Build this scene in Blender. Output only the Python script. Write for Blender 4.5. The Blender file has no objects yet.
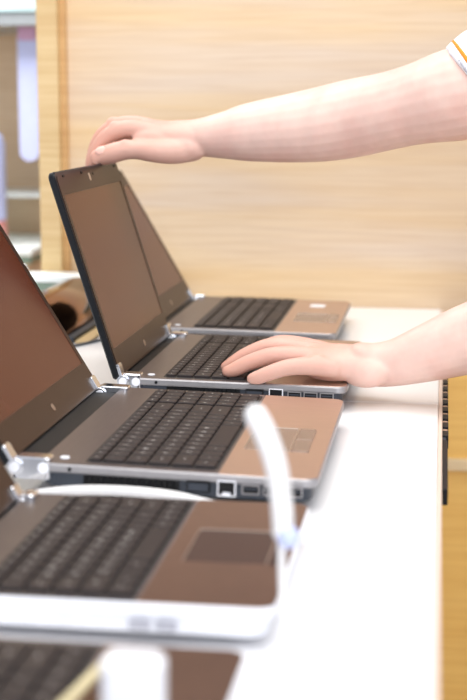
import bpy, bmesh, math, random
import numpy as np
from mathutils import Vector, Matrix
random.seed(7)
scene = bpy.context.scene
COL = scene.collection

# ---------------------------------------------------------------- camera, world, lights, exposure
cam_d = bpy.data.cameras.new('camera')
cam = bpy.data.objects.new('camera', cam_d); COL.objects.link(cam)
cam.location = (0, 0, .352)
cam.rotation_euler = (math.radians(90 - 9.782), 0, math.radians(8.18))
cam_d.sensor_fit = 'VERTICAL'; cam_d.sensor_height = 36; cam_d.sensor_width = 24
cam_d.lens = 1450 / 700 * 36
cam_d.clip_start = .02
cam_d.dof.use_dof = True; cam_d.dof.focus_distance = 1.62; cam_d.dof.aperture_fstop = 4.9
scene.camera = cam

world = bpy.data.worlds.new('shop_ambient'); scene.world = world; world.use_nodes = True
bg = world.node_tree.nodes['Background']
bg.inputs[0].default_value = (.86, .9, 1, 1); bg.inputs[1].default_value = 1.0

def area(name, loc, rot, sx, sy, power, col):
    l = bpy.data.lights.new(name, 'AREA'); l.shape = 'RECTANGLE'; l.size = sx; l.size_y = sy
    l.energy = power; l.color = col
    o = bpy.data.objects.new(name, l); COL.objects.link(o); o.location = loc
    o.rotation_euler = tuple(math.radians(a) for a in rot)
    return o
area('overhead_light', (-.1, 1.75, 1.75), (0, 0, 0), 1.6, 1.1, 27, (1, .97, .92))
area('overhead_light', (.2, .2, 1.9), (0, 0, 0), 1.6, 1.2, 34, (1, .98, .96))
area('overhead_light', (-1.3, 2.75, 1.5), (38, 0, 0), 1.0, .5, 50, (1, .98, .96))  # added fill that brightens the recess, not a known lamp

area('rear_fill_light', (.4, -3.0, .7), (90, 0, 0), 3.0, 2.0, 110, (.86, .92, 1))  # cool fill added behind the camera to lift the arm undersides, no actual window

vs = scene.view_settings
vs.view_transform = 'Standard'; vs.look = 'None'; vs.gamma = 1; vs.use_curve_mapping = False
vs.exposure = -.2

# ---------------------------------------------------------------- materials
def srgb(r, g, b):
    f = lambda c: (c / 255 / 12.92) if c / 255 <= .04045 else ((c / 255 + .055) / 1.055) ** 2.4
    return (f(r), f(g), f(b), 1)

def mat(name, col, rough=.5, metal=0., var=.06, scale=60, bump=0., spec=.5, coat=0., stretch=(1, 1, 1), trans=0., sss=0., emit=None, estr=0., ior=1.5):
    m = bpy.data.materials.new(name); m.use_nodes = True
    nt = m.node_tree; b = nt.nodes['Principled BSDF']
    b.inputs['Roughness'].default_value = rough; b.inputs['Metallic'].default_value = metal
    b.inputs['Specular IOR Level'].default_value = spec; b.inputs['Coat Weight'].default_value = coat
    b.inputs['IOR'].default_value = ior
    if trans: b.inputs['Transmission Weight'].default_value = trans
    if sss:
        b.inputs['Subsurface Weight'].default_value = sss
        b.inputs['Subsurface Radius'].default_value = (1, .35, .2); b.inputs['Subsurface Scale'].default_value = .008
    if emit:
        b.inputs['Emission Color'].default_value = emit; b.inputs['Emission Strength'].default_value = estr
    tc = nt.nodes.new('ShaderNodeTexCoord'); mp = nt.nodes.new('ShaderNodeMapping')
    mp.inputs['Scale'].default_value = stretch
    n = nt.nodes.new('ShaderNodeTexNoise'); n.inputs['Scale'].default_value = scale; n.inputs['Detail'].default_value = 4
    nt.links.new(tc.outputs['Object'], mp.inputs['Vector']); nt.links.new(mp.outputs[0], n.inputs['Vector'])
    rp = nt.nodes.new('ShaderNodeValToRGB')
    c = Vector(col[:3])
    lo = c * (1 - var); hi = c * (1 + var)
    rp.color_ramp.elements[0].position = .3; rp.color_ramp.elements[1].position = .7
    rp.color_ramp.elements[0].color = (*lo, 1); rp.color_ramp.elements[1].color = (*[min(1, x) for x in hi], 1)
    nt.links.new(n.outputs['Fac'], rp.inputs[0]); nt.links.new(rp.outputs[0], b.inputs['Base Color'])
    if bump:
        bp = nt.nodes.new('ShaderNodeBump'); bp.inputs['Strength'].default_value = bump; bp.inputs['Distance'].default_value = .002
        nt.links.new(n.outputs['Fac'], bp.inputs['Height']); nt.links.new(bp.outputs[0], b.inputs['Normal'])
    return m

def wood(name, c1, c2, c3, rough=.42, axis=0):
    m = bpy.data.materials.new(name); m.use_nodes = True
    nt = m.node_tree; b = nt.nodes['Principled BSDF']; b.inputs['Roughness'].default_value = rough
    tc = nt.nodes.new('ShaderNodeTexCoord')
    def noise(sc, vec, det):
        mp = nt.nodes.new('ShaderNodeMapping'); mp.inputs['Scale'].default_value = vec
        n = nt.nodes.new('ShaderNodeTexNoise'); n.inputs['Scale'].default_value = sc; n.inputs['Detail'].default_value = det
        n.inputs['Distortion'].default_value = .4
        nt.links.new(tc.outputs['Object'], mp.inputs[0]); nt.links.new(mp.outputs[0], n.inputs['Vector'])
        return n
    broad = noise(5, (.25, .25, 3.0) if axis == 0 else (3, 3, .25), 3)
    fine = noise(16, (.35, .35, 9) if axis == 0 else (9, 9, .35), 6)
    r1 = nt.nodes.new('ShaderNodeValToRGB')
    r1.color_ramp.elements[0].position = .3; r1.color_ramp.elements[1].position = .72
    r1.color_ramp.elements[0].color = c1; r1.color_ramp.elements[1].color = c2
    r2 = nt.nodes.new('ShaderNodeValToRGB')
    r2.color_ramp.elements[0].position = .36; r2.color_ramp.elements[1].position = .62
    r2.color_ramp.elements[0].color = c3; r2.color_ramp.elements[1].color = (1, 1, 1, 1)
    mx = nt.nodes.new('ShaderNodeMix'); mx.data_type = 'RGBA'; mx.blend_type = 'MULTIPLY'; mx.inputs[0].default_value = .42
    nt.links.new(broad.outputs['Fac'], r1.inputs[0]); nt.links.new(fine.outputs['Fac'], r2.inputs[0])
    nt.links.new(r1.outputs[0], mx.inputs[6]); nt.links.new(r2.outputs[0], mx.inputs[7])
    nt.links.new(mx.outputs[2], b.inputs['Base Color'])
    bp = nt.nodes.new('ShaderNodeBump'); bp.inputs['Strength'].default_value = .04; bp.inputs['Distance'].default_value = .001
    nt.links.new(fine.outputs['Fac'], bp.inputs['Height']); nt.links.new(bp.outputs[0], b.inputs['Normal'])
    return m

M = {}
M['wood'] = wood('light_maple', srgb(220, 190, 144), srgb(214, 194, 172), srgb(232, 218, 204))
M['wood_lower'] = wood('lower_wall_wood', srgb(244, 200, 112), srgb(248, 208, 122), srgb(232, 214, 190))
M['wood_post'] = wood('maple_post', srgb(208, 180, 130), srgb(220, 194, 146), srgb(226, 205, 180))
M['wood_dark'] = wood('maple_edge', srgb(200, 158, 104), srgb(208, 168, 114), srgb(220, 200, 170))
M['wood_recess'] = wood('recess_wood', srgb(210, 184, 150), srgb(220, 196, 164), srgb(226, 210, 190))
M['floor'] = wood('floor_boards', srgb(176, 132, 80), srgb(190, 146, 92), srgb(210, 190, 165), .3)
M['counter'] = mat('white_laminate', srgb(246, 245, 245), .24, 0, .01, 8)
M['edge_band'] = mat('edge_band', srgb(222, 200, 184), .4, 0, .02, 30)
M['cabinet'] = mat('white_cabinet', srgb(232, 226, 220), .45, 0, .02, 10)
M['deck'] = mat('brushed_deck', srgb(112, 102, 100), .36, .75, .07, 90, stretch=(8, .4, 1))
M['deck_dark'] = mat('dark_deck', srgb(82, 74, 75), .36, .6, .07, 90, stretch=(8, .4, 1))
M['palm'] = mat('bronze_palm_rest', srgb(192, 160, 140), .3, .72, .06, 90, stretch=(.4, 8, 1))
M['palm_dark'] = mat('brown_palm_rest', srgb(128, 98, 82), .3, .7, .06, 90)
M['rim'] = mat('silver_rim', srgb(158, 155, 156), .4, .6, .04, 80)
M['rim_light'] = mat('pale_silver_rim', srgb(238, 239, 244), .45, 0, .03, 80)
M['shell'] = mat('dark_shell', srgb(46, 52, 62), .5, 0, .1, 60)
M['lid_back'] = mat('lid_shell', srgb(16, 18, 22), .35, 0, .08, 60, spec=.25)
M['bezel'] = mat('brown_bezel', srgb(54, 34, 24), .34, .0, .08, 60, coat=.0, spec=.2)
M['screen'] = mat('dark_glossy_screen', srgb(84, 40, 24), .24, 0, .05, 20, spec=.2)
M['tray'] = mat('key_tray', srgb(26, 22, 21), .6, 0, .1, 80)
M['key'] = mat('key_plastic', srgb(46, 38, 37), .5, 0, .08, 90, spec=.25)
M['legend'] = mat('key_legend', srgb(206, 200, 194), .6, 0, .02, 60)
M['pad'] = mat('touchpad', srgb(150, 130, 118), .26, .6, .04, 80)
M['pad_dark'] = mat('dark_touchpad', srgb(70, 48, 42), .35, .3, .04, 80)
M['pad_edge'] = mat('touchpad_edge', srgb(206, 190, 176), .3, .8, .04, 80)
M['black'] = mat('black_plastic', srgb(16, 16, 18), .5, 0, .1, 80, spec=.25)
M['chrome'] = mat('chrome', srgb(225, 226, 230), .13, 1, .03, 60)
M['white_plastic'] = mat('white_plastic', srgb(238, 238, 242), .4, 0, .02, 60)
M['blue_plastic'] = mat('blue_port', srgb(60, 76, 110), .5, 0, .05, 60)
M['cable_white'] = mat('white_cable', srgb(236, 234, 232), .5, 0, .02, 60)
M['cable_grey'] = mat('grey_cable', srgb(96, 98, 104), .5, 0, .05, 60)
M['cable_beige'] = mat('beige_cable', srgb(214, 200, 158), .5, 0, .05, 60)
M['skin'] = mat('skin', srgb(229, 196, 182), .5, 0, .05, 45, bump=.05, sss=.1, spec=.35)
def blotch(m, col, fac):
    nt = m.node_tree; b = nt.nodes['Principled BSDF']; src = b.inputs['Base Color'].links[0].from_socket
    tc = nt.nodes.new('ShaderNodeTexCoord'); n = nt.nodes.new('ShaderNodeTexNoise'); n.inputs['Scale'].default_value = 26; n.inputs['Detail'].default_value = 3
    nt.links.new(tc.outputs['Object'], n.inputs['Vector'])
    r = nt.nodes.new('ShaderNodeMapRange'); r.inputs[1].default_value = .42; r.inputs[2].default_value = .68; r.inputs[4].default_value = fac
    nt.links.new(n.outputs['Fac'], r.inputs[0])
    mx = nt.nodes.new('ShaderNodeMix'); mx.data_type = 'RGBA'
    nt.links.new(r.outputs[0], mx.inputs[0]); nt.links.new(src, mx.inputs[6]); mx.inputs[7].default_value = col
    nt.links.new(mx.outputs[2], b.inputs['Base Color'])
blotch(M['skin'], srgb(218, 164, 150), .35)
def suntan(m, col):
    # hands are a shade redder than the arms: mixed in by the body's own 'tan' attribute
    nt = m.node_tree; b = nt.nodes['Principled BSDF']; src = b.inputs['Base Color'].links[0].from_socket
    at = nt.nodes.new('ShaderNodeAttribute'); at.attribute_name = 'tan'
    mx = nt.nodes.new('ShaderNodeMix'); mx.data_type = 'RGBA'
    nt.links.new(at.outputs['Fac'], mx.inputs[0]); nt.links.new(src, mx.inputs[6]); mx.inputs[7].default_value = col
    nt.links.new(mx.outputs[2], b.inputs['Base Color'])
suntan(M['skin'], srgb(204, 150, 130))
M['nail'] = mat('nail', srgb(224, 174, 158), .35, 0, .03, 60)
M['shirt'] = mat('white_cotton', srgb(238, 238, 240), .85, 0, .03, 300, bump=.15)
M['orange'] = mat('orange_trim', srgb(236, 138, 30), .8, 0, .05, 300)
M['grey_trim'] = mat('grey_trim', srgb(176, 176, 184), .85, 0, .04, 300)
M['trousers'] = mat('dark_trousers', srgb(44, 48, 60), .9, 0, .1, 200, bump=.15)
M['shoe'] = mat('black_leather', srgb(22, 20, 20), .4, 0, .1, 60)
M['hair'] = mat('brown_hair', srgb(62, 44, 32), .6, 0, .3, 120, bump=.4, stretch=(1, 1, .2))
M['eye'] = mat('eye_white', srgb(236, 234, 230), .2, 0, .02, 60)
M['iris'] = mat('iris', srgb(60, 42, 30), .2, 0, .1, 60)
M['lips'] = mat('lips', srgb(190, 112, 104), .45, 0, .06, 60)
M['glass'] = mat('green_glass', srgb(206, 236, 226), .05, 0, .01, 20, trans=.85, ior=1.45)
M['glass_edge'] = mat('glass_edge', srgb(124, 144, 128), .2, 0, .05, 20)
M['ledge'] = mat('ledge_white', srgb(236, 244, 242), .3, 0, .02, 20)
M['mirror_steel'] = mat('polished_bronze', srgb(150, 112, 86), .14, 1, .05, 20)
M['lavender'] = mat('lavender_card', srgb(192, 202, 242), .5, 0, .03, 40)
M['pink_card'] = mat('pink_card', srgb(206, 140, 132), .5, 0, .03, 40)
M['mauve'] = mat('mauve_card', srgb(206, 168, 204), .5, 0, .03, 40)
M['grey_metal'] = mat('grey_metal', srgb(160, 166, 168), .4, .4, .04, 40)
M['teal_glass'] = mat('pale_teal', srgb(186, 216, 220), .3, 0, .04, 20)
M['upper'] = mat('dark_blue_header', srgb(26, 28, 46), .6, 0, .05, 20)
M['trim_metal'] = mat('pale_trim', srgb(226, 206, 166), .4, .1, .04, 40)

# ---------------------------------------------------------------- mesh helpers
def link(name, me, m=None, parent=None, smooth=False):
    if m is not None:
        for x in (m if isinstance(m, (list, tuple)) else [m]): me.materials.append(M[x])
    if smooth:
        for p in me.polygons: p.use_smooth = True
    o = bpy.data.objects.new(name, me); COL.objects.link(o); o.parent = parent
    return o

def obj(name, bm, m, parent=None, smooth=False, bevel=0, seg=2):
    bmesh.ops.recalc_face_normals(bm, faces=bm.faces)
    me = bpy.data.meshes.new(name); bm.to_mesh(me); bm.free()
    o = link(name, me, m, parent, smooth)
    if bevel:
        b = o.modifiers.new('bevel', 'BEVEL'); b.width = bevel; b.segments = seg; b.limit_method = 'ANGLE'
        b.angle_limit = math.radians(40)
        for p in me.polygons: p.use_smooth = True
        try: b.harden_normals = True
        except Exception: pass
    return o

def thing(name, label, cat, loc=(0, 0, 0), rz=0, group=None, kind=None):
    o = bpy.data.objects.new(name, None); COL.objects.link(o)
    o.location = loc; o.rotation_euler = (0, 0, rz); o.empty_display_size = .05
    return tag(o, label, cat, group, kind)

def tag(o, label=None, cat=None, group=None, kind=None):
    if label: o['label'] = label
    if cat: o['category'] = cat
    if group: o['group'] = group
    if kind: o['kind'] = kind
    return o

def box(bm, x0, x1, y0, y1, z0, z1):
    vs_ = [bm.verts.new(p) for p in ((x0, y0, z0), (x1, y0, z0), (x1, y1, z0), (x0, y1, z0), (x0, y0, z1), (x1, y0, z1), (x1, y1, z1), (x0, y1, z1))]
    for f in ((0, 3, 2, 1), (4, 5, 6, 7), (0, 1, 5, 4), (1, 2, 6, 5), (2, 3, 7, 6), (3, 0, 4, 7)):
        bm.faces.new([vs_[i] for i in f])
    return bm

def B(*a):
    return box(bmesh.new(), *a)

def rrect(x0, x1, y0, y1, r, n=6):
    """rounded rectangle outline; r single or four radii (x0y0, x1y0, x1y1, x0y1)"""
    if not isinstance(r, (list, tuple)): r = [r] * 4
    out = []
    for (cx, cy, rr, a0) in ((x0 + r[0], y0 + r[0], r[0], 180), (x1 - r[1], y0 + r[1], r[1], 270), (x1 - r[2], y1 - r[2], r[2], 0), (x0 + r[3], y1 - r[3], r[3], 90)):
        for k in range(n + 1):
            a = math.radians(a0 + 90 * k / n)
            out.append((cx + rr * math.cos(a), cy + rr * math.sin(a)))
    return out

def loft(bm, rings, cap=True):
    V = [[bm.verts.new(p) for p in r] for r in rings]
    n = len(V[0])
    for a, b in zip(V, V[1:]):
        for i in range(n):
            bm.faces.new((a[i], a[(i + 1) % n], b[(i + 1) % n], b[i]))
    if cap:
        bm.faces.new(V[0][::-1]); bm.faces.new(V[-1])
    return bm

def slab(x0, x1, y0, y1, z0, z1, r, ch=.001):
    """rounded-corner slab with chamfered rims"""
    o = rrect(x0, x1, y0, y1, r); i = rrect(x0 + ch, x1 - ch, y0 + ch, y1 - ch, [max(.0003, q - ch) for q in (r if isinstance(r, (list, tuple)) else [r] * 4)])
    bm = bmesh.new()
    return loft(bm, [[(x, y, z0) for x, y in i], [(x, y, z0 + ch) for x, y in o], [(x, y, z1 - ch) for x, y in o], [(x, y, z1) for x, y in i]])

def cat_rom(P, n):
    out = []
    L = len(P)
    for i in range(L - 1):
        p0, p1, p2, p3 = P[max(i - 1, 0)], P[i], P[i + 1], P[min(i + 2, L - 1)]
        for k in range(n):
            t = k / n
            out.append(tuple(.5 * ((2 * b) + (-a + c) * t + (2 * a - 5 * b + 4 * c - d) * t * t + (-a + 3 * b - 3 * c + d) * t ** 3) for a, b, c, d in zip(p0, p1, p2, p3)))
    out.append(tuple(P[-1]))
    return out

def tube(bm, pts, rad, up=(0, 0, 1), seg=16, sub=5, round_ends=True):
    """smooth tube through pts; rad entries r or (side radius, up radius)"""
    R = [(r, r) if not isinstance(r, (tuple, list)) else r for r in rad]
    P = cat_rom([tuple(p) + tuple(r) for p, r in zip(pts, R)], sub) if sub > 1 else [tuple(p) + tuple(r) for p, r in zip(pts, R)]
    C = [Vector(p[:3]) for p in P]; R = [(max(p[3], 1e-4), max(p[4], 1e-4)) for p in P]
    T = []
    for i in range(len(C)):
        d = C[min(i + 1, len(C) - 1)] - C[max(i - 1, 0)]
        T.append(d.normalized())
    U = Vector(up); rings = []
    frames = []
    for t in T:
        s = t.cross(U)
        if s.length < 1e-4: s = t.cross(Vector((0, 1, 0)))
        s.normalize(); u = s.cross(t).normalized(); U = u
        frames.append((s, u))
    def ring(c, f, ra, rb):
        return [c + f[0] * (ra * math.cos(2 * math.pi * k / seg)) + f[1] * (rb * math.sin(2 * math.pi * k / seg)) for k in range(seg)]
    if round_ends:
        for a in (80, 60, 40, 20):
            q = math.radians(a); e = min(R[0])
            rings.append(ring(C[0] - T[0] * e * math.sin(q), frames[0], R[0][0] * math.cos(q), R[0][1] * math.cos(q)))
    for c, f, r in zip(C, frames, R): rings.append(ring(c, f, *r))
    if round_ends:
        for a in (20, 40, 60, 80):
            q = math.radians(a); e = min(R[-1])
            rings.append(ring(C[-1] + T[-1] * e * math.sin(q), frames[-1], R[-1][0] * math.cos(q), R[-1][1] * math.cos(q)))
    return loft(bm, rings)

def ell(bm, c, r, rot=None, seg=20):
    m = Matrix.Translation(c) @ (rot.to_4x4() if rot else Matrix()) @ Matrix.Diagonal((*r, 1))
    bmesh.ops.create_uvsphere(bm, u_segments=seg, v_segments=seg // 2 + 2, radius=1, matrix=m)
    return bm

def cyl(bm, p0, p1, r0, r1=None, seg=16):
    p0 = Vector(p0); p1 = Vector(p1); d = p1 - p0
    m = Matrix.Translation((p0 + p1) / 2) @ d.to_track_quat('Z', 'Y').to_matrix().to_4x4()
    bmesh.ops.create_cone(bm, cap_ends=True, segments=seg, radius1=r0, radius2=r0 if r1 is None else r1, depth=d.length, matrix=m)
    return bm

def remesh(name, bm, voxel, smooth_it, m, parent, taubin=12):
    bmesh.ops.recalc_face_normals(bm, faces=bm.faces)
    me = bpy.data.meshes.new(name); bm.to_mesh(me); bm.free()
    t = bpy.data.objects.new(name + '_source', me); COL.objects.link(t)
    r = t.modifiers.new('r', 'REMESH'); r.mode = 'VOXEL'; r.voxel_size = voxel
    s = t.modifiers.new('s', 'SMOOTH'); s.factor = .5; s.iterations = smooth_it
    bpy.context.view_layer.update()
    dg = bpy.context.evaluated_depsgraph_get()
    out = bpy.data.meshes.new_from_object(t.evaluated_get(dg))
    bpy.data.objects.remove(t); bpy.data.meshes.remove(me)
    out.name = name
    nv = len(out.vertices); co = np.empty(nv * 3); out.vertices.foreach_get('co', co); co = co.reshape(-1, 3)
    ed = np.empty(len(out.edges) * 2, dtype=np.int64); out.edges.foreach_get('vertices', ed); ed = ed.reshape(-1, 2)
    ia = np.concatenate([ed[:, 0], ed[:, 1]]); ib = np.concatenate([ed[:, 1], ed[:, 0]])
    cnt = np.maximum(np.bincount(ia, minlength=nv), 1)[:, None]
    for _ in range(taubin):                                  # smoothing that keeps the volume
        for lam in (.6, -.63):
            avg = np.stack([np.bincount(ia, weights=co[ib, k], minlength=nv) for k in range(3)], 1) / cnt
            co = co + lam * (avg - co)
    out.vertices.foreach_set('co', co.ravel()); out.update()
    return link(name, out, m, parent, True)

# ---------------------------------------------------------------- the setting
FLOOR = -.95
WY = 2.478
def struct(name, bm, m, label=None, parent=None, bevel=0):
    o = obj(name, bm, m, parent, bevel=bevel)
    if parent is None: tag(o, label, None, None, 'structure')
    return o
struct('floor', B(-3, 3, -1.2, 5, FLOOR - .05, FLOOR), 'floor', 'light brown wooden floor under the white counter')
struct('wall_back', B(-.645, 2.6, WY, WY + .1, -.02, .55), 'wood', 'pale maple panelled wall behind the row of laptops')
struct('wall_lower', B(-.645, 2.6, WY, WY + .1, FLOOR, -.02), 'wood_lower', 'lower part of the wall beside the counter, in a yellower tone')  # wall below counter height, coloured yellower than the part above
struct('wall_upper', B(-.69, 2.6, WY - .004, WY + .1, .55, 2.2), 'upper', 'dark blue wall band above the maple panel')
struct('trim_1', B(-.6915, -.655, WY - .03, WY + .1, FLOOR, .55), 'wood_post', 'upright maple post at the end of the panelled wall', bevel=.002)
struct('trim_2', B(-.655, -.645, WY - .012, WY + .1, FLOOR, .55), 'wood_dark', 'narrow darker strip between post and wall panel')
struct('trim_3', B(.012, 2.6, WY - .012, WY, -.281, -.26), 'trim_metal', 'pale horizontal rail on the wall below counter height', bevel=.002)
# recess behind the post
struct('wall_recess', B(-3, -.3, 3.6, 3.7, FLOOR, 2.2), 'wood_recess', 'tan wooden back of the display recess beyond the post')

# ---------------------------------------------------------------- counter
ct = thing('display_counter', 'long glossy white display counter carrying the row of laptops', 'counter', (0, 0, 0))
SEAM = 1.686
obj('top_panel', slab(-.78, .001, -.3, SEAM - .0008, -.03, 0, .002, .0012), 'counter', ct)
obj('top_panel', slab(-.78, .001, SEAM + .0008, WY - .001, -.03, 0, .002, .0012), 'counter', ct)
obj('edge_band', B(.001, .006, -.3, WY - .001, -.032, -.0008), 'edge_band', ct, bevel=.002)
obj('cabinet_body', B(-.76, -.004, -.28, WY - .002, FLOOR + .002, -.03), 'cabinet', ct)

# ---------------------------------------------------------------- laptops
font_cache = {}
def glyph(ch):
    if ch in font_cache: return font_cache[ch]
    cu = bpy.data.curves.new('glyph', 'FONT'); cu.body = ch; cu.size = 1; cu.resolution_u = 1
    cu.align_x = 'CENTER'; cu.align_y = 'CENTER'
    o = bpy.data.objects.new('glyph', cu); COL.objects.link(o)
    bpy.context.view_layer.update()
    dg = bpy.context.evaluated_depsgraph_get()
    me = bpy.data.meshes.new_from_object(o.evaluated_get(dg))
    g = ([tuple(v.co[:2]) for v in me.vertices], [tuple(p.vertices) for p in me.polygons])
    bpy.data.objects.remove(o); bpy.data.curves.remove(cu); bpy.data.meshes.remove(me)
    font_cache[ch] = g
    return g

key_cache = {}
def key_mesh(w, d, h, ch):
    k = (round(w, 5), round(d, 5), ch)
    if k in key_cache: return key_cache[k]
    bm = bmesh.new(); c = .0012
    lo = rrect(-d / 2, d / 2, -w / 2, w / 2, .0012, 2); hi = rrect(-d / 2 + c, d / 2 - c, -w / 2 + c, w / 2 - c, .0014, 2)
    loft(bm, [[(x, y, 0) for x, y in lo], [(x, y, h - .0006) for x, y in lo], [(x, y, h) for x, y in hi]])
    bmesh.ops.recalc_face_normals(bm, faces=bm.faces)
    for f in bm.faces: f.material_index = 0
    if ch:
        vs_, fs = glyph(ch)
        s = .0062 if len(ch) == 1 else .0034
        oy = -w * .12 if len(ch) == 1 else 0
        nv = [bm.verts.new((-y * s - .0005, x * s + oy, h + .00006)) for x, y in vs_]
        for f in fs:
            try:
                nf = bm.faces.new([nv[i] for i in f]); nf.material_index = 1
                nf.normal_update()
                if nf.normal.z < 0: nf.normal_flip()
            except ValueError: pass
    me = bpy.data.meshes.new('key'); bm.to_mesh(me); bm.free()
    me.materials.append(M['key']); me.materials.append(M['legend'])
    key_cache[k] = me
    return me

ROWS = [
    [('esc', 1)] + [('f%d' % i, 1) for i in range(1, 13)] + [('prt', 1), ('del', 1)],
    [('`', 1)] + [(c, 1) for c in '1234567890-='] + [('bksp', 2)],
    [('tab', 1.5)] + [(c, 1) for c in 'QWERTYUIOP[]'] + [('\\', 1.5)],
    [('caps', 1.8)] + [(c, 1) for c in "ASDFGHJKL;'"] + [('enter', 2.2)],
    [('shift', 2.3)] + [(c, 1) for c in 'ZXCVBNM,./'] + [('shift', 2.7)],
    [('ctrl', 1.3), ('fn', 1), ('', 1), ('alt', 1.2), ('', 5.3), ('alt', 1.1), ('ctrl', 1.1), ('<', 1), ('^', 1), ('>', 1)],
]
PADROWS = [['home', 'up', 'dn', 'end'], ['num', '/', '*', '-'], ['7', '8', '9', '+'], ['4', '5', '6', '+'], ['1', '2', '3', 'ent'], ['0', '00', '.', 'ent']]

def make_laptop(label, loc, W, D, kb, lean, L, rz=0, numpad=True, deck='deck', palm='palm', rim='rim', pad='pad', padrect=None, ports=True, lid=True, logo=None, hinge_scale=1., hx=-.008, tilt=0., shell='shell'):
    """local x = depth from hinge edge to front edge, local y = width (0 = side nearest the camera)"""
    t = thing('laptop', label, 'laptop', (loc[0], loc[1], D * tilt), rz, 'laptops in a row on the counter')
    t.rotation_euler = (0, tilt, rz); lean += tilt
    ZT = .030
    # lower shell and feet
    bm = bmesh.new()
    o = rrect(.004, D - .006, .003, W - .003, .014); i = rrect(.014, D - .02, .014, W - .014, .012)
    loft(bm, [[(x, y, .0045) for x, y in i], [(x, y, .009) for x, y in o], [(x, y, .0222) for x, y in o]])
    base = obj('base', bm, shell, t)
    for fx in (.03, D - .035):
        for fy in (.035, W - .035):
            bm = bmesh.new(); cyl(bm, (fx, fy, -(D - fx) * tilt), (fx, fy, .006), .007, .008, 12); obj('rubber_foot', bm, 'black', base)
    dk = obj('deck', slab(0, D, 0, W,   .0215, ZT - .0004, [.006, .012, .012, .006], .0016), rim, t)
    k0, k1, s0, s1 = kb                       # keyboard depth range and side margins
    # top skins: speaker strip and keyboard surround, then the palm rest
    obj('keyboard_surround', slab(.0012, k1 + .004, .0015, W - .0015, ZT - .0006, ZT, [.005, .0004, .0004, .005], .0003), deck, t)
    pr = obj('palm_rest', slab(k1 + .0042, D - .0012, .0015, W - .0015, ZT - .0006, ZT, [.0004, .011, .011, .0004], .0003), palm, t)
    # keyboard
    tray = obj('keyboard', slab(k0 - .002, k1 + .002, s0 - .002, W - s1 + .002, ZT - .0004, ZT + .0003, .003, .0002), 'tray', t)
    total = 15 + (4.25 if numpad else 0)
    u = (W - s0 - s1) / total
    nrow = [.62, 1, 1, 1, 1, 1]; pitch = (k1 - k0) / sum(nrow); x = k0
    gap = .0022
    for ri, row in enumerate(ROWS):
        d = pitch * nrow[ri]; y = s0
        seq = list(row)
        if numpad: seq += [(None, .25)] + [(c, 1) for c in PADROWS[ri]]
        for ch, wd in seq:
            w = wd * u
            if ch is not None:
                me = key_mesh(w - gap, d - gap, .0026, ch)
                k = bpy.data.objects.new('key', me); COL.objects.link(k); k.parent = tray
                k.location = (x + d / 2, y + w / 2, ZT + .0003)
            y += w
        x += d
    # touchpad
    if padrect is None: padrect = (k1 + .016, D - .03, W * .28, W * .28 + .085)
    p0, p1, q0, q1 = padrect
    obj('touchpad', slab(p0, p1, q0, q1, ZT - .0003, ZT + .0003, .002, .0002), pad, pr)
    bm = bmesh.new()
    box(bm, p0 - .0007, p0, q0, q1, ZT, ZT + .0007); box(bm, p1, p1 + .0009, q0, q1, ZT, ZT + .0007)
    box(bm, p0, p1, q1, q1 + .0012, ZT, ZT + .0008)
    obj('touchpad_edge', bm, 'pad_edge', pr)
    if p1 + .014 < D - .002:
        for a, b in ((q0, (q0 + q1) / 2 - .0006), ((q0 + q1) / 2 + .0006, q1)):
            obj('touchpad_button', slab(p1 + .0015, min(p1 + .018, D - .008), a, b, ZT - .0003, ZT + .001, .0015, .0004), pad, pr)
    # power button, status strip
    bm = bmesh.new(); cyl(bm, (.02, .022, ZT - .001), (.02, .022, ZT + .0008), .0046, .0042, 20)
    obj('power_button', bm, 'rim_light', t)
    obj('hinge_cover', slab(hx - .006, .003, .022, W - .022, .008, ZT - .0025, .002, .001), 'black', t)
    # hinges
    ca, sa = math.cos(lean), math.sin(lean)
    for k, hy in enumerate((.0, W - .022)):
        h = bmesh.new()
        R = .0075 * hinge_scale
        cyl(h, (hx + .003, hy - .002, ZT - .005), (hx + .003, hy + .022, ZT - .005), R, None, 20)
        hg = obj('hinge', h, 'chrome', t, bevel=.0012)
        h = bmesh.new(); cyl(h, (hx + .003, hy - .0035, ZT - .005), (hx + .003, hy - .0015, ZT - .005), R * .62, None, 16); obj('hinge_cap', h, 'white_plastic', hg)
        obj('hinge_bracket', slab(hx + .002, .012, hy, hy + .018, ZT - .016, ZT + .004, .004, .0012), 'chrome', hg)
        h = bmesh.new(); cyl(h, (.006, hy - .0006, ZT - .005), (.006, hy + .019, ZT - .005), .0052 * hinge_scale, None, 18); obj('hinge_pin', h, 'rim_light', hg, bevel=.0008)
        bm = slab(.001, .019 * hinge_scale, hy + .001, hy + .017, -.001, .003, .003, .0008)
        bm.transform(Matrix(((-sa, 0, ca, hx), (0, 1, 0, 0), (ca, 0, sa, ZT - .004), (0, 0, 0, 1))))
        obj('hinge_arm', bm, 'chrome', hg)
    if ports:
        def port(name, x0, x1, z0, z1, m='black', frame=None, depth=.0012):
            o = obj(name, B(x0, x1, -.0006, depth, z0, z1), m, t)
            if frame:
                bm = bmesh.new(); e = .0011
                for a in ((x0 - e, x1 + e, z1, z1 + e), (x0 - e, x1 + e, z0 - e, z0), (x0 - e, x0, z0, z1), (x1, x1 + e, z0, z1)):
                    box(bm, a[0], a[1], -.0013, depth, a[2], a[3])
                obj(name + '_frame', bm, frame, o)
            return o
        v = obj('vent', B(.042, .128, .0022, .005, .0095, .0212), 'black', t)
        for k in range(16):
            xx = .044 + k * .0052
            obj('vent_fin', B(xx, xx + .0014, .0022, .0045, .01, .0208), 'shell', v)
        bm = bmesh.new(); cyl(bm, (.03, -.0008, .0255), (.03, .002, .0255), .0018, None, 14); obj('lock_slot', bm, 'black', t)
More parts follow.
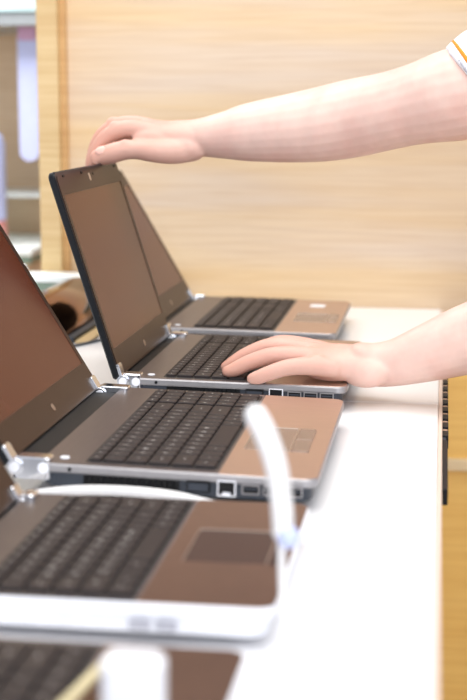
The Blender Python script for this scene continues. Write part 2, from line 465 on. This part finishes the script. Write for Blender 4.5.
        port('display_port', .136, .154, .0135, .0208, 'shell', 'black', .004)
        np_ = port('network_port', .163, .177, .0115, .0235, 'black', 'white_plastic', .004)
        obj('network_port_tab', B(.1665, .1735, -.0012, .002, .0115, .014), 'rim_light', np_)
        for a in (.1845, .203, .2215):
            usb = port('usb_port', a, a + .0135, .0145, .0212, 'black', 'rim', .004)
            obj('usb_tongue', B(a + .001, a + .0125, -.001, .002, .0178, .0192), 'shell', usb)
    # lid
    if lid:
        H = Vector((hx, 0, ZT - .004)); ca, sa = math.cos(lean), math.sin(lean)
        upv = Vector((-sa, 0, ca)); nv = Vector((ca, 0, sa))
        mtx = Matrix(((upv.x, 0, nv.x, H.x), (0, 1, 0, 0), (upv.z, 0, nv.z, H.z), (0, 0, 0, 1)))   # (s, w, n)
        def T(bm): bm.transform(mtx); return bm
        ld = obj('lid', T(slab(.002, L, 0, W, -.0085, -.0005, [.004, .009, .009, .004], .0018)), 'lid_back', t, smooth=False)
        x0, x1, y0, y1 = .036, L - .028, .0135, W - .0135
        bm = bmesh.new()
        out = rrect(.004, L - .0055, .0055, W - .0055, [.003, .007, .007, .003]); inn = rrect(x0, x1, y0, y1, .001); inn2 = rrect(x0 + .001, x1 - .001, y0 + .001, y1 - .001, .0008)
        loft(bm, [[(x, y, -.0006) for x, y in out], [(x, y, .0004) for x, y in out], [(x, y, .0004) for x, y in inn], [(x, y, -.0006) for x, y in inn2]], cap=False)
        obj('bezel', T(bm), 'bezel', ld)
        obj('screen', T(B(x0 - .001, x1 + .001, y0 - .001, y1 + .001, -.0009, -.0002)), 'screen', ld)
        if logo:
            obj('webcam', T(slab(L - .019, L - .009, W / 2 - .012, W / 2 - .005, .0003, .0008, .003, .0002)), 'pad_edge', ld)
        bm = bmesh.new(); cyl(bm, (L - .011, W / 2 + .012, .0003), (L - .011, W / 2 + .012, .0007), .0022, None, 14)
        obj('camera_lens', T(bm), 'black', ld)
        for yy in (.03, W - .03, W * .36):
            obj('bumper', T(slab(L - .0085, L - .0055, yy, yy + .008, .0003, .0012, .0012, .0003)), 'black', ld)
        # two-stroke mark in the middle of the lower bezel
        bm = bmesh.new(); cyl(bm, (.018, W / 2, .0003), (.018, W / 2, .0007), .0042, None, 24)
        obj('badge', T(bm), 'pad', ld)
    return t

RD = math.radians
L1 = make_laptop('farthest open laptop, next to the maple wall, partly hidden by the held lid', (-.392, 2.0, 0), .335, .249, (.045, .158, .014, .014), RD(30), .243, hx=-.008, tilt=.018, padrect=(.178, .225, .1, .18))
L2 = make_laptop('laptop with a hand gripping its lid and another on its keyboard', (-.354, 1.62, 0), .325, .251, (.038, .153, .014, .012), RD(17.4), .252, hx=-.012, tilt=.018, logo=True, padrect=(.17, .212, .1, .19))
L3 = make_laptop('brown laptop between the hand-held one and the blurred one, with network port in its side', (-.350, 1.207, 0), .346, .249, (.043, .158, .014, .012), RD(31.3), .246, hx=-.0225, tilt=.028, padrect=(.172, .214, .095, .188))
L4 = make_laptop('small blurred laptop with dark touchpad beside the white curved tether', (-.336, .883, 0), .25, .236, (.036, .14, .01, .01), RD(31), .228, numpad=False, deck='deck_dark', palm='palm_dark', rim='rim_light', pad='pad_dark', padrect=(.16, .219, .09, .166), ports=False, shell='rim_light', hinge_scale=.8, hx=-.002)
L5 = make_laptop('nearest laptop, cut off by the bottom of the picture, behind the white post', (-.34, .53, 0), .282, .232, (.036, .142, .012, .012), RD(31), .228, numpad=False, deck='deck_dark', palm='palm_dark', rim='rim_light', pad='pad_dark', padrect=(.16, .215, .09, .166), ports=False, shell='rim_light', hinge_scale=.8, hx=-.002)
# near side sockets of the small laptop
for a in (.14, .158):
    p = obj('usb_port', B(a, a + .0135, -.0006, .0012, .012, .0175), 'grey_trim', L4)
# pale round sticker on the far laptop's palm rest
obj('sticker', slab(.188, .212, .255, .283, .0299, .0303, .004, .0001), 'white_plastic', L1)

# ---------------------------------------------------------------- security arms, cables, rail, stand
def bezier(name, pts, r, m, label, cat, parent=None):
    bm = bmesh.new(); tube(bm, pts, [r] * len(pts), seg=10, sub=6)
    o = obj(name, bm, m, parent, smooth=True)
    if parent is None: tag(o, label, cat)
    return o

s = thing('security_tether', 'blurred white curved security tether standing at the small laptop\'s front corner', 'tether', (-.092, .882, 0))
bm = bmesh.new(); cyl(bm, (0, 0, 0), (0, 0, .004), .014, .012, 24); cyl(bm, (0, 0, .003), (0, 0, .012), .006, .004, 16); obj('foot', bm, 'white_plastic', s)
bm = bmesh.new(); tube(bm, [(0, 0, .01), (-.003, 0, .04), (-.004, 0, .076)], [.0026] * 3, seg=10); obj('stem', bm, 'cable_white', s, True)
bm = bmesh.new(); ell(bm, (.001, -.004, .08), (.0072, .0072, .0072)); obj('ball_joint', bm, 'lavender', s, True)
bm = bmesh.new(); tube(bm, [(-.003, 0, .082), (-.004, 0, .1), (-.008, .001, .125), (-.015, .002, .145), (-.021, .003, .156)], [.007, .0072, .0075, .0077, .0075], seg=18); obj('tube', bm, 'cable_white', s, True)

s = thing('security_post', 'blurred white upright post in front of the nearest laptop', 'security post', (-.151, .69, 0))
bm = bmesh.new(); bm.free(); obj('post', slab(-.0165, .0165, -.012, .012, .0335, .072, .008, .003), 'white_plastic', s)
obj('foot', slab(-.02, .02, -.018, .018, .0303, .034, .006, .001), 'white_plastic', s)

bezier('power_cable', [(-.38, 1.175, .0042), (-.36, 1.172, .012), (-.335, 1.165, .02), (-.30, 1.162, .0255), (-.26, 1.162, .0265), (-.22, 1.162, .024), (-.19, 1.166, .017), (-.165, 1.175, .01), (-.14, 1.18, .0042), (-.11, 1.185, .0042)], .0042, 'cable_white', 'white cable lying between the two nearest brown laptops', 'cable')
bezier('data_cable', [(-.56, 1.93, .002), (-.525, 2.005, .002), (-.5, 2.06, .002), (-.47, 2.14, .002), (-.46, 2.25, .002)], .002, 'cable_grey', 'thin grey cable on the counter behind the held lid', 'cable')
bezier('beige_cable', [(-.183, .775, .0365), (-.1835, .76, .037), (-.187, .735, .037), (-.1905, .71, .037), (-.196, .68, .037), (-.21, .64, .037), (-.225, .6, .037)], .0034, 'cable_beige', 'beige cable looped over the nearest keyboard', 'cable')

s = thing('power_rail', 'narrow black socket rail fixed along the counter\'s right edge', 'rail', (.006, 1.32, -.004))
obj('housing', slab(0, .0055, 0, .2, -.016, .0, .002, .0008), 'black', s)
obj('back_plate', slab(0, .004, .2, .60, -.016, -.001, .0015, .0008), 'shell', s)
for k in range(9):
    y = .215 + k * .042
    obj('socket', slab(0, .0065, y, y + .024, -.014, .0012, .0015, .0006), 'black', s)
    obj('socket_tab', slab(0, .006, y + .027, y + .034, -.013, .0004, .0015, .0006), 'palm', s)

# half-barrel polished stand behind the lids
s = thing('display_stand', 'polished bronze half-barrel display stand on the counter behind the leaning lids', 'stand', (-.60, 2.04, 0))
bm = bmesh.new(); rings = []
for y in (0, .003, .317, .32):
    k = .95 if y in (0, .32) else 1
    rings.append([(.055 * k * math.cos(math.pi * j / 24), y, .056 * k * math.sin(math.pi * j / 24) ** .8 + .003) for j in range(25)] + [(-.055 * k, y, .0), (.055 * k, y, .0)])
loft(bm, rings); obj('barrel', bm, 'mirror_steel', s, True)
obj('foot_strip', slab(.056, .07, .002, .318, 0, .009, .002, .001), 'shell', s)
obj('wood_strip', slab(.071, .092, .002, .318, 0, .004, .002, .001), 'wood_post', s)

# ledge and shelves in the left background
s = thing('glass_ledge', 'white topped glass ledge at the foot of the maple post', 'shelf', (-.69, 2.39, 0))
obj('top', slab(-.02, .24, -.01, .056, .046, .057, .002, .001), 'ledge', s)
obj('glass_panel', slab(-.016, .236, -.006, .05, .031, .046, .002, .001), 'glass_edge', s)
obj('riser', B(-.01, .22, .01, .05, .0, .032), 'wood', s)
bm = bmesh.new(); cyl(bm, (-.012, -.012, .03), (-.012, -.012, .07), .006, .005, 16); ell(bm, (-.012, -.012, .072), (.0075, .0075, .006)); obj('knob', bm, 'chrome', s, True)

s = thing('glass_shelf', 'blurred pale glass shelf low in the recess beyond the post', 'shelf', (-1.0, 3.3, 0))
obj('top', slab(-.6, .075, -.1, .28, .0, .016, .004, .002), 'ledge', s)
obj('edge', slab(-.6, .072, -.098, .27, -.018, 0, .004, .002), 'glass_edge', s)
obj('upright', B(-.6, .07, .0, .26, FLOOR + .001, -.018), 'wood_recess', s)
s = thing('upper_shelf', 'pale teal shelf with grey underside at the top left corner', 'shelf', (-1.0, 3.3, 0))
obj('board', slab(-.6, .3, -.1, .298, .545, .66, .004, .002), 'teal_glass', s)
obj('underside', slab(-.6, .3, -.095, .298, .515, .545, .004, .002), 'grey_metal', s)
s = thing('thin_shelf', 'thin white shelf halfway up the recess', 'shelf', (-1.0, 3.3, 0))
obj('board', slab(-.6, .3, .1, .298, .12, .13, .003, .002), 'ledge', s)
obj('bracket', B(-.3, -.28, .12, .298, .08, .12), 'grey_metal', s, bevel=.002)

s = thing('hanging_tag', 'long white rounded tag hanging in the recess beside the post', 'tag', (-.942, 3.26, 0))
bm = bmesh.new()
o_ = rrect(-.022, .024, .213, .495, [.022, .022, .004, .004])
loft(bm, [[(x, -.004, z) for x, z in o_], [(x, .004, z) for x, z in o_]]); obj('strip', bm, 'lavender', s, bevel=.001)
obj('clip', B(-.02, .022, -.006, .006, .485, .52), 'mauve', s, bevel=.002)
s = thing('lavender_bottle', 'blurred lavender container with pink base at the left picture edge', 'bottle', (-1.05, 3.3, .016))
bm = bmesh.new()
loft(bm, [[(r * math.cos(2 * math.pi * k / 24), r * math.sin(2 * math.pi * k / 24), z) for k in range(24)] for r, z in ((.034, .055), (.036, .07), (.036, .235), (.03, .255), (.018, .265))]); obj('body', bm, 'lavender', s, True)
bm = bmesh.new(); cyl(bm, (0, 0, .0), (0, 0, .057), .037, .036, 24); obj('base', bm, 'pink_card', s)
bm = bmesh.new(); cyl(bm, (0, 0, .263), (0, 0, .292), .019, .017, 24); obj('cap', bm, 'wood_dark', s)

# ---------------------------------------------------------------- person
person = thing('person', 'person in white shirt with orange-trimmed sleeve reaching in from the right, holding the lid', 'person', (.36, 1.62, FLOOR))
PO = Vector((.36, 1.62, FLOOR))
body = bmesh.new()
def bt(pts, rad, **k):
    tube(body, [Vector(p) - PO for p in pts], rad, **k)
def be(c, r, rot=None):
    ell(body, Vector(c) - PO, r, rot)
# right arm (far one): shoulder, elbow, wrist
RS = (.225, 1.80, .395)
bt([RS, (.13, 1.805, .378), (.042, 1.812, .364), (.006, 1.82, .357), (-.035, 1.838, .347), (-.0704, 1.85, .3384), (-.119, 1.87, .3282), (-.171, 1.88, .319), (-.25, 1.89, .3105), (-.2836, 1.895, .3065), (-.32, 1.9, .3035), (-.35, 1.904, .304)],
   [(.062, .064), (.056, .06), (.054, .0575), (.053, .056), (.048, .05), (.046, .0485), (.046, .0495), (.044, .0465), (.037, .038), (.032, .031), (.029, .0245), (.032, .022)], seg=24)
# palm
bt([(-.315, 1.9, .303), (-.348, 1.906, .305), (-.372, 1.909, .31), (-.388, 1.911, .315)], [(.03, .0225), (.037, .0205), (.04, .016), (.039, .0125)], seg=24)
be((-.338, 1.886, .291), (.034, .02, .0195))          # ball of the thumb
be((-.335, 1.925, .292), (.028, .017, .014))
be((-.378, 1.8765, .3025), (.026, .012, .0125))       # web between thumb and index
def finger(pts, r):
    bt(pts, r, seg=14, sub=4)
finger([(-.37, 1.884, .309), (-.402, 1.883, .3155), (-.426, 1.884, .312), (-.446, 1.885, .298), (-.4595, 1.886, .2765), (-.462, 1.887, .268)], [.013, .0115, .0112, .0098, .0082, .0065])
finger([(-.376, 1.904, .315), (-.406, 1.905, .322), (-.434, 1.906, .318), (-.455, 1.907, .302), (-.4655, 1.907, .276), (-.468, 1.907, .262)], [.011, .01, .01, .0088, .0078, .0064])
finger([(-.374, 1.925, .314), (-.404, 1.927, .320), (-.431, 1.928, .316), (-.452, 1.928, .301), (-.4635, 1.928, .277), (-.466, 1.928, .265)], [.0105, .0096, .0096, .0086, .0076, .006])
finger([(-.366, 1.944, .309), (-.392, 1.947, .313), (-.415, 1.948, .31), (-.435, 1.948, .299), (-.449, 1.947, .283), (-.452, 1.947, .279)], [.0095, .0086, .0086, .0078, .007, .0056])
# thumb laid along the top edge of the lid
finger([(-.325, 1.89, .29), (-.348, 1.877, .2865), (-.371, 1.868, .2865), (-.394, 1.8655, .2885), (-.41, 1.865, .288), (-.426, 1.865, .284), (-.441, 1.866, .280), (-.447, 1.866, .279)], [.0175, .0172, .0152, .013, .013, .0134, .0124, .0104])

for c, r in (((-.4265, 1.884, .3165), .0105), ((-.4345, 1.906, .3215), .0105), ((-.4315, 1.928, .3195), .0098), ((-.409, 1.8625, .2925), .0112)):
    be(c, (r, r * .8, r * .85))
# left arm (near one)
LS = (.255, 1.445, .385)
bt([LS, (.245, 1.475, .31), (.215, 1.54, .22), (.165, 1.6, .148), (.13, 1.618, .124), (.075, 1.638, .1), (.031, 1.648, .0835), (-.01, 1.658, .0665), (-.045, 1.668, .0525), (-.07, 1.672, .0475), (-.09, 1.673, .048)],
   [(.062, .064), (.055, .055), (.049, .05), (.045, .047), (.045, .046), (.043, .044), (.039, .0405), (.034, .034), (.03, .0275), (.03, .0245), (.035, .021)], seg=24)
bt([(-.062, 1.672, .047), (-.092, 1.674, .049), (-.12, 1.672, .052), (-.148, 1.668, .0545)], [(.03, .0235), (.038, .0205), (.041, .0185), (.041, .0145)], seg=24)
be((-.095, 1.70, .048), (.032, .018, .016))
be((-.12, 1.651, .047), (.04, .02, .0165))
be((-.083, 1.652, .0425), (.03, .02, .0185))
finger([(-.12, 1.638, .0485), (-.146, 1.631, .0515), (-.17, 1.624, .0505), (-.19, 1.62, .0445), (-.204, 1.6175, .0392), (-.2105, 1.617, .0378)], [.0125, .011, .0098, .009, .0082, .0066])
finger([(-.13, 1.656, .053), (-.16, 1.652, .059), (-.19, 1.648, .0595), (-.216, 1.644, .052), (-.234, 1.641, .0435), (-.2425, 1.6395, .0412)], [.0135, .0115, .0105, .0096, .0088, .007])
finger([(-.132, 1.676, .056), (-.166, 1.675, .064), (-.197, 1.673, .0655), (-.224, 1.67, .0555), (-.241, 1.667, .045), (-.248, 1.666, .0415)], [.0135, .0115, .0106, .0096, .0086, .007])
finger([(-.13, 1.697, .055), (-.162, 1.699, .063), (-.19, 1.70, .065), (-.214, 1.702, .055), (-.229, 1.704, .0455), (-.234, 1.705, .0425)], [.0130, .0112, .0103, .0094, .0084, .0068])
finger([(-.085, 1.70, .047), (-.112, 1.718, .0475), (-.14, 1.73, .048), (-.163, 1.734, .0465), (-.18, 1.735, .044), (-.188, 1.735, .043)], [.014, .0125, .0105, .0102, .0094, .0076])
# knuckles
for c in ((-.146, 1.655, .062), (-.148, 1.676, .0645), (-.146, 1.697, .0635), (-.138, 1.635, .0575)): be(c, (.0105, .0085, .0075))
# torso stub, neck, head
bt([(.37, 1.62, .02), (.36, 1.62, .16), (.33, 1.622, .29), (.30, 1.622, .37)], [(.13, .085), (.14, .09), (.15, .09), (.13, .075)], up=(1, 0, 0), seg=28)
bt([RS, (.27, 1.72, .41), (.29, 1.622, .415), (.29, 1.53, .41), LS], [.06, .062, .07, .062, .06], seg=20)
bt([(.29, 1.622, .40), (.27, 1.622, .46), (.255, 1.622, .52)], [(.055, .055), (.05, .052), (.052, .055)], up=(1, 0, 0), seg=20)
HC = Vector((.225, 1.622, .60)); HR = Matrix.Rotation(math.radians(-14), 3, 'Y')
def hp(x, y, z): return HC + HR @ Vector((x, y, z))      # face looks along -x
be(hp(.012, 0, .03), (.095, .074, .09), HR); be(hp(-.018, 0, -.035), (.068, .06, .082), HR)
be(hp(-.052, 0, -.085), (.032, .035, .026), HR)
tube(body, [hp(-.083, 0, .02) - PO, hp(-.096, 0, -.005) - PO, hp(-.1, 0, -.022) - PO], [.009, .012, .013], seg=12)
for sgn in (-1, 1):
    be(hp(.01, sgn * .073, -.005), (.018, .008, .03), HR)
    be(hp(-.078, sgn * .03, .022), (.014, .024, .008), HR)
body_o = remesh('body', body, .0018, 3, 'skin', person, 26)
def hand_tan(me):
    a = me.attributes.new('tan', 'FLOAT', 'POINT'); n = len(me.vertices)
    co = np.empty(n * 3); me.vertices.foreach_get('co', co); co = co.reshape(-1, 3) + np.array(PO)
    right = co[:, 1] > 1.78
    t_ = np.where(right, (-.26 - co[:, 0]) / .12, (-.03 - co[:, 0]) / .12)
    t_ = np.clip(t_, 0, 1); t_ = t_ * t_ * (3 - 2 * t_)
    tip = np.where(right, (-.40 - co[:, 0]) / .06, (-.18 - co[:, 0]) / .06)
    a.data.foreach_set('value', (t_ * .62 + np.clip(tip, 0, 1) * .3).astype(np.float32))
hand_tan(body_o.data)

def nail(p, d, up, w, l):
    """small curved plate on the back of a finger tip: p centre, d finger direction, up outward"""
    d = Vector(d).normalized(); u = Vector(up).normalized(); s_ = d.cross(u).normalized(); u = s_.cross(d)
    bm = bmesh.new(); rings = []
    for k in range(7):
        a = -1 + 2 * k / 6; ww = w * math.sqrt(max(.12, 1 - abs(a) ** 3 * .85))
        top = []; bot = []
        for j in range(7):
            b = -1 + 2 * j / 6
            q = Vector(p) - PO + d * (a * l) + s_ * (b * ww) - u * (b * b * w * .35 + a * a * l * .10)
            top.append(q + u * .0004); bot.append(q - u * .0008)
        rings.append(top + bot[::-1])
    loft(bm, rings)
    return obj('fingernail', bm, 'nail', body_o, True)
nail((-.4415, 1.8560, .2892), (-1, .02, -.25), (-.1, -.75, .66), .0068, .0078)
nail((-.238, 1.639, .0497), (-1, -.1, -.45), (-.35, -.25, .9), .0055, .0062)
nail((-.2062, 1.6155, .0459), (-1, -.15, -.35), (-.3, -.35, .9), .005, .0056)
nail((-.2435, 1.6655, .0508), (-1, -.1, -.62), (-.4, -.2, .9), .0055, .0062)
nail((-.2315, 1.7035, .0515), (-1, .2, -.62), (-.4, -.1, .9), .0055, .0062)

# shirt with short sleeves
sh = bmesh.new()
def st(pts, rad, **k): tube(sh, [Vector(p) - PO for p in pts], rad, **k)
st([(.40, 1.62, -.12), (.385, 1.62, 0), (.37, 1.62, .16), (.34, 1.622, .29), (.305, 1.622, .375), (.295, 1.622, .42)], [(.165, .112), (.158, .108), (.162, .11), (.172, .108), (.15, .088), (.075, .068)], up=(1, 0, 0), seg=32, round_ends=False)
st([(.225, 1.80, .398), (.27, 1.72, .415), (.292, 1.622, .42), (.29, 1.53, .413), (.255, 1.445, .388)], [.072, .073, .078, .073, .072], seg=24)
st([(.24, 1.79, .398), (.13, 1.805, .379), (.072, 1.811, .384), (.042, 1.8125, .3635)], [.072, (.068, .07), (.064, .068), (.063, .067)], seg=28, round_ends=False)
st([(.255, 1.445, .385), (.245, 1.475, .31), (.225, 1.515, .25)], [.072, .068, .066], seg=28, round_ends=False)
shirt = remesh('shirt', sh, .004, 3, 'shirt', person)
# sleeve trim rings: orange piping and grey binding at the sleeve end
def ring_at(name, c, axis, ra, rb, r, m):
    c = Vector(c) - PO; ax = Vector(axis).normalized(); s_ = ax.cross(Vector((0, 0, 1))).normalized(); u = s_.cross(ax)
    bm = bmesh.new(); rings = []
    n = 40
    for k in range(n + 1):
        a = 2 * math.pi * k / n; d = s_ * (ra * math.cos(a)) + u * (rb * math.sin(a)); dn = d.normalized()
        rings.append([c + d + dn * (r[0] * math.cos(b)) + ax * (r[1] * math.sin(b)) for b in [2 * math.pi * j / 8 for j in range(8)]])
    loft(bm, rings, cap=False)
    return obj(name, bm, m, shirt, True)
SAX = (.8, 0, .57)
ring_at('sleeve_piping', (.0475, 1.8125, .3665), SAX, .064, .068, (.0016, .0026), 'orange')
ring_at('sleeve_binding', (.0415, 1.8125, .3625), SAX, .0608, .0648, (.0025, .0022), 'grey_trim')
ring_at('collar', (.283, 1.622, .462), (-.22, 0, 1), .062, .064, (.005, .011), 'shirt')
# trousers and shoes
tr = bmesh.new()
def tt(pts, rad, **k): tube(tr, [Vector(p) - PO for p in pts], rad, **k)
tt([(.40, 1.62, -.05), (.405, 1.62, -.12), (.41, 1.62, -.2)], [(.155, .1), (.165, .11), (.16, .11)], up=(1, 0, 0), seg=28)
for sgn in (-1, 1):
    y = 1.62 + sgn * .09
    tt([(.41, y, -.15), (.405, y, -.32), (.40, y + sgn * .01, -.52), (.42, y + sgn * .015, -.75), (.43, y + sgn * .015, -.905)], [.095, .085, .066, .06, .058], up=(1, 0, 0), seg=24, round_ends=False)
remesh('trousers', tr, .006, 3, 'trousers', person)
for sgn in (-1, 1):
    y = sgn * .105
    bm = bmesh.new()
    loft(bm, [[(.06 + a, y + b * w, z) for a, b in rrect(-.2 + q, .06 - q, -.045, .045, .04)] for z, w, q in ((0, 1, 0), (.02, 1, 0), (.045, .9, .012), (.075, .7, .06))])
    obj('shoe', bm, 'shoe', person, True)
# hair and face
bm = bmesh.new()
ell(bm, hp(.026, 0, .042) - PO, (.093, .081, .09), HR); ell(bm, hp(.06, 0, -.01) - PO, (.06, .074, .075), HR); ell(bm, hp(-.02, 0, .082) - PO, (.062, .066, .042), HR)
remesh('hair', bm, .004, 3, 'hair', person)
for sgn in (-1, 1):
    bm = bmesh.new(); ell(bm, hp(-.0735, sgn * .03, .004) - PO, (.011, .013, .009), HR); e = obj('eye', bm, 'eye', person, True)
    bm = bmesh.new(); ell(bm, hp(-.0825, sgn * .03, .003) - PO, (.003, .0055, .0055), HR); obj('iris', bm, 'iris', e, True)
    bm = bmesh.new(); tube(bm, [hp(-.09, sgn * .016, .027) - PO, hp(-.0905, sgn * .03, .031) - PO, hp(-.082, sgn * .047, .026) - PO], [.003, .0035, .002], seg=8); obj('eyebrow', bm, 'hair', person, True)
bm = bmesh.new(); tube(bm, [hp(-.078, -.024, -.057) - PO, hp(-.0865, 0, -.054) - PO, hp(-.078, .024, -.057) - PO], [.003, .0055, .003], seg=10); obj('lips', bm, 'lips', person, True)
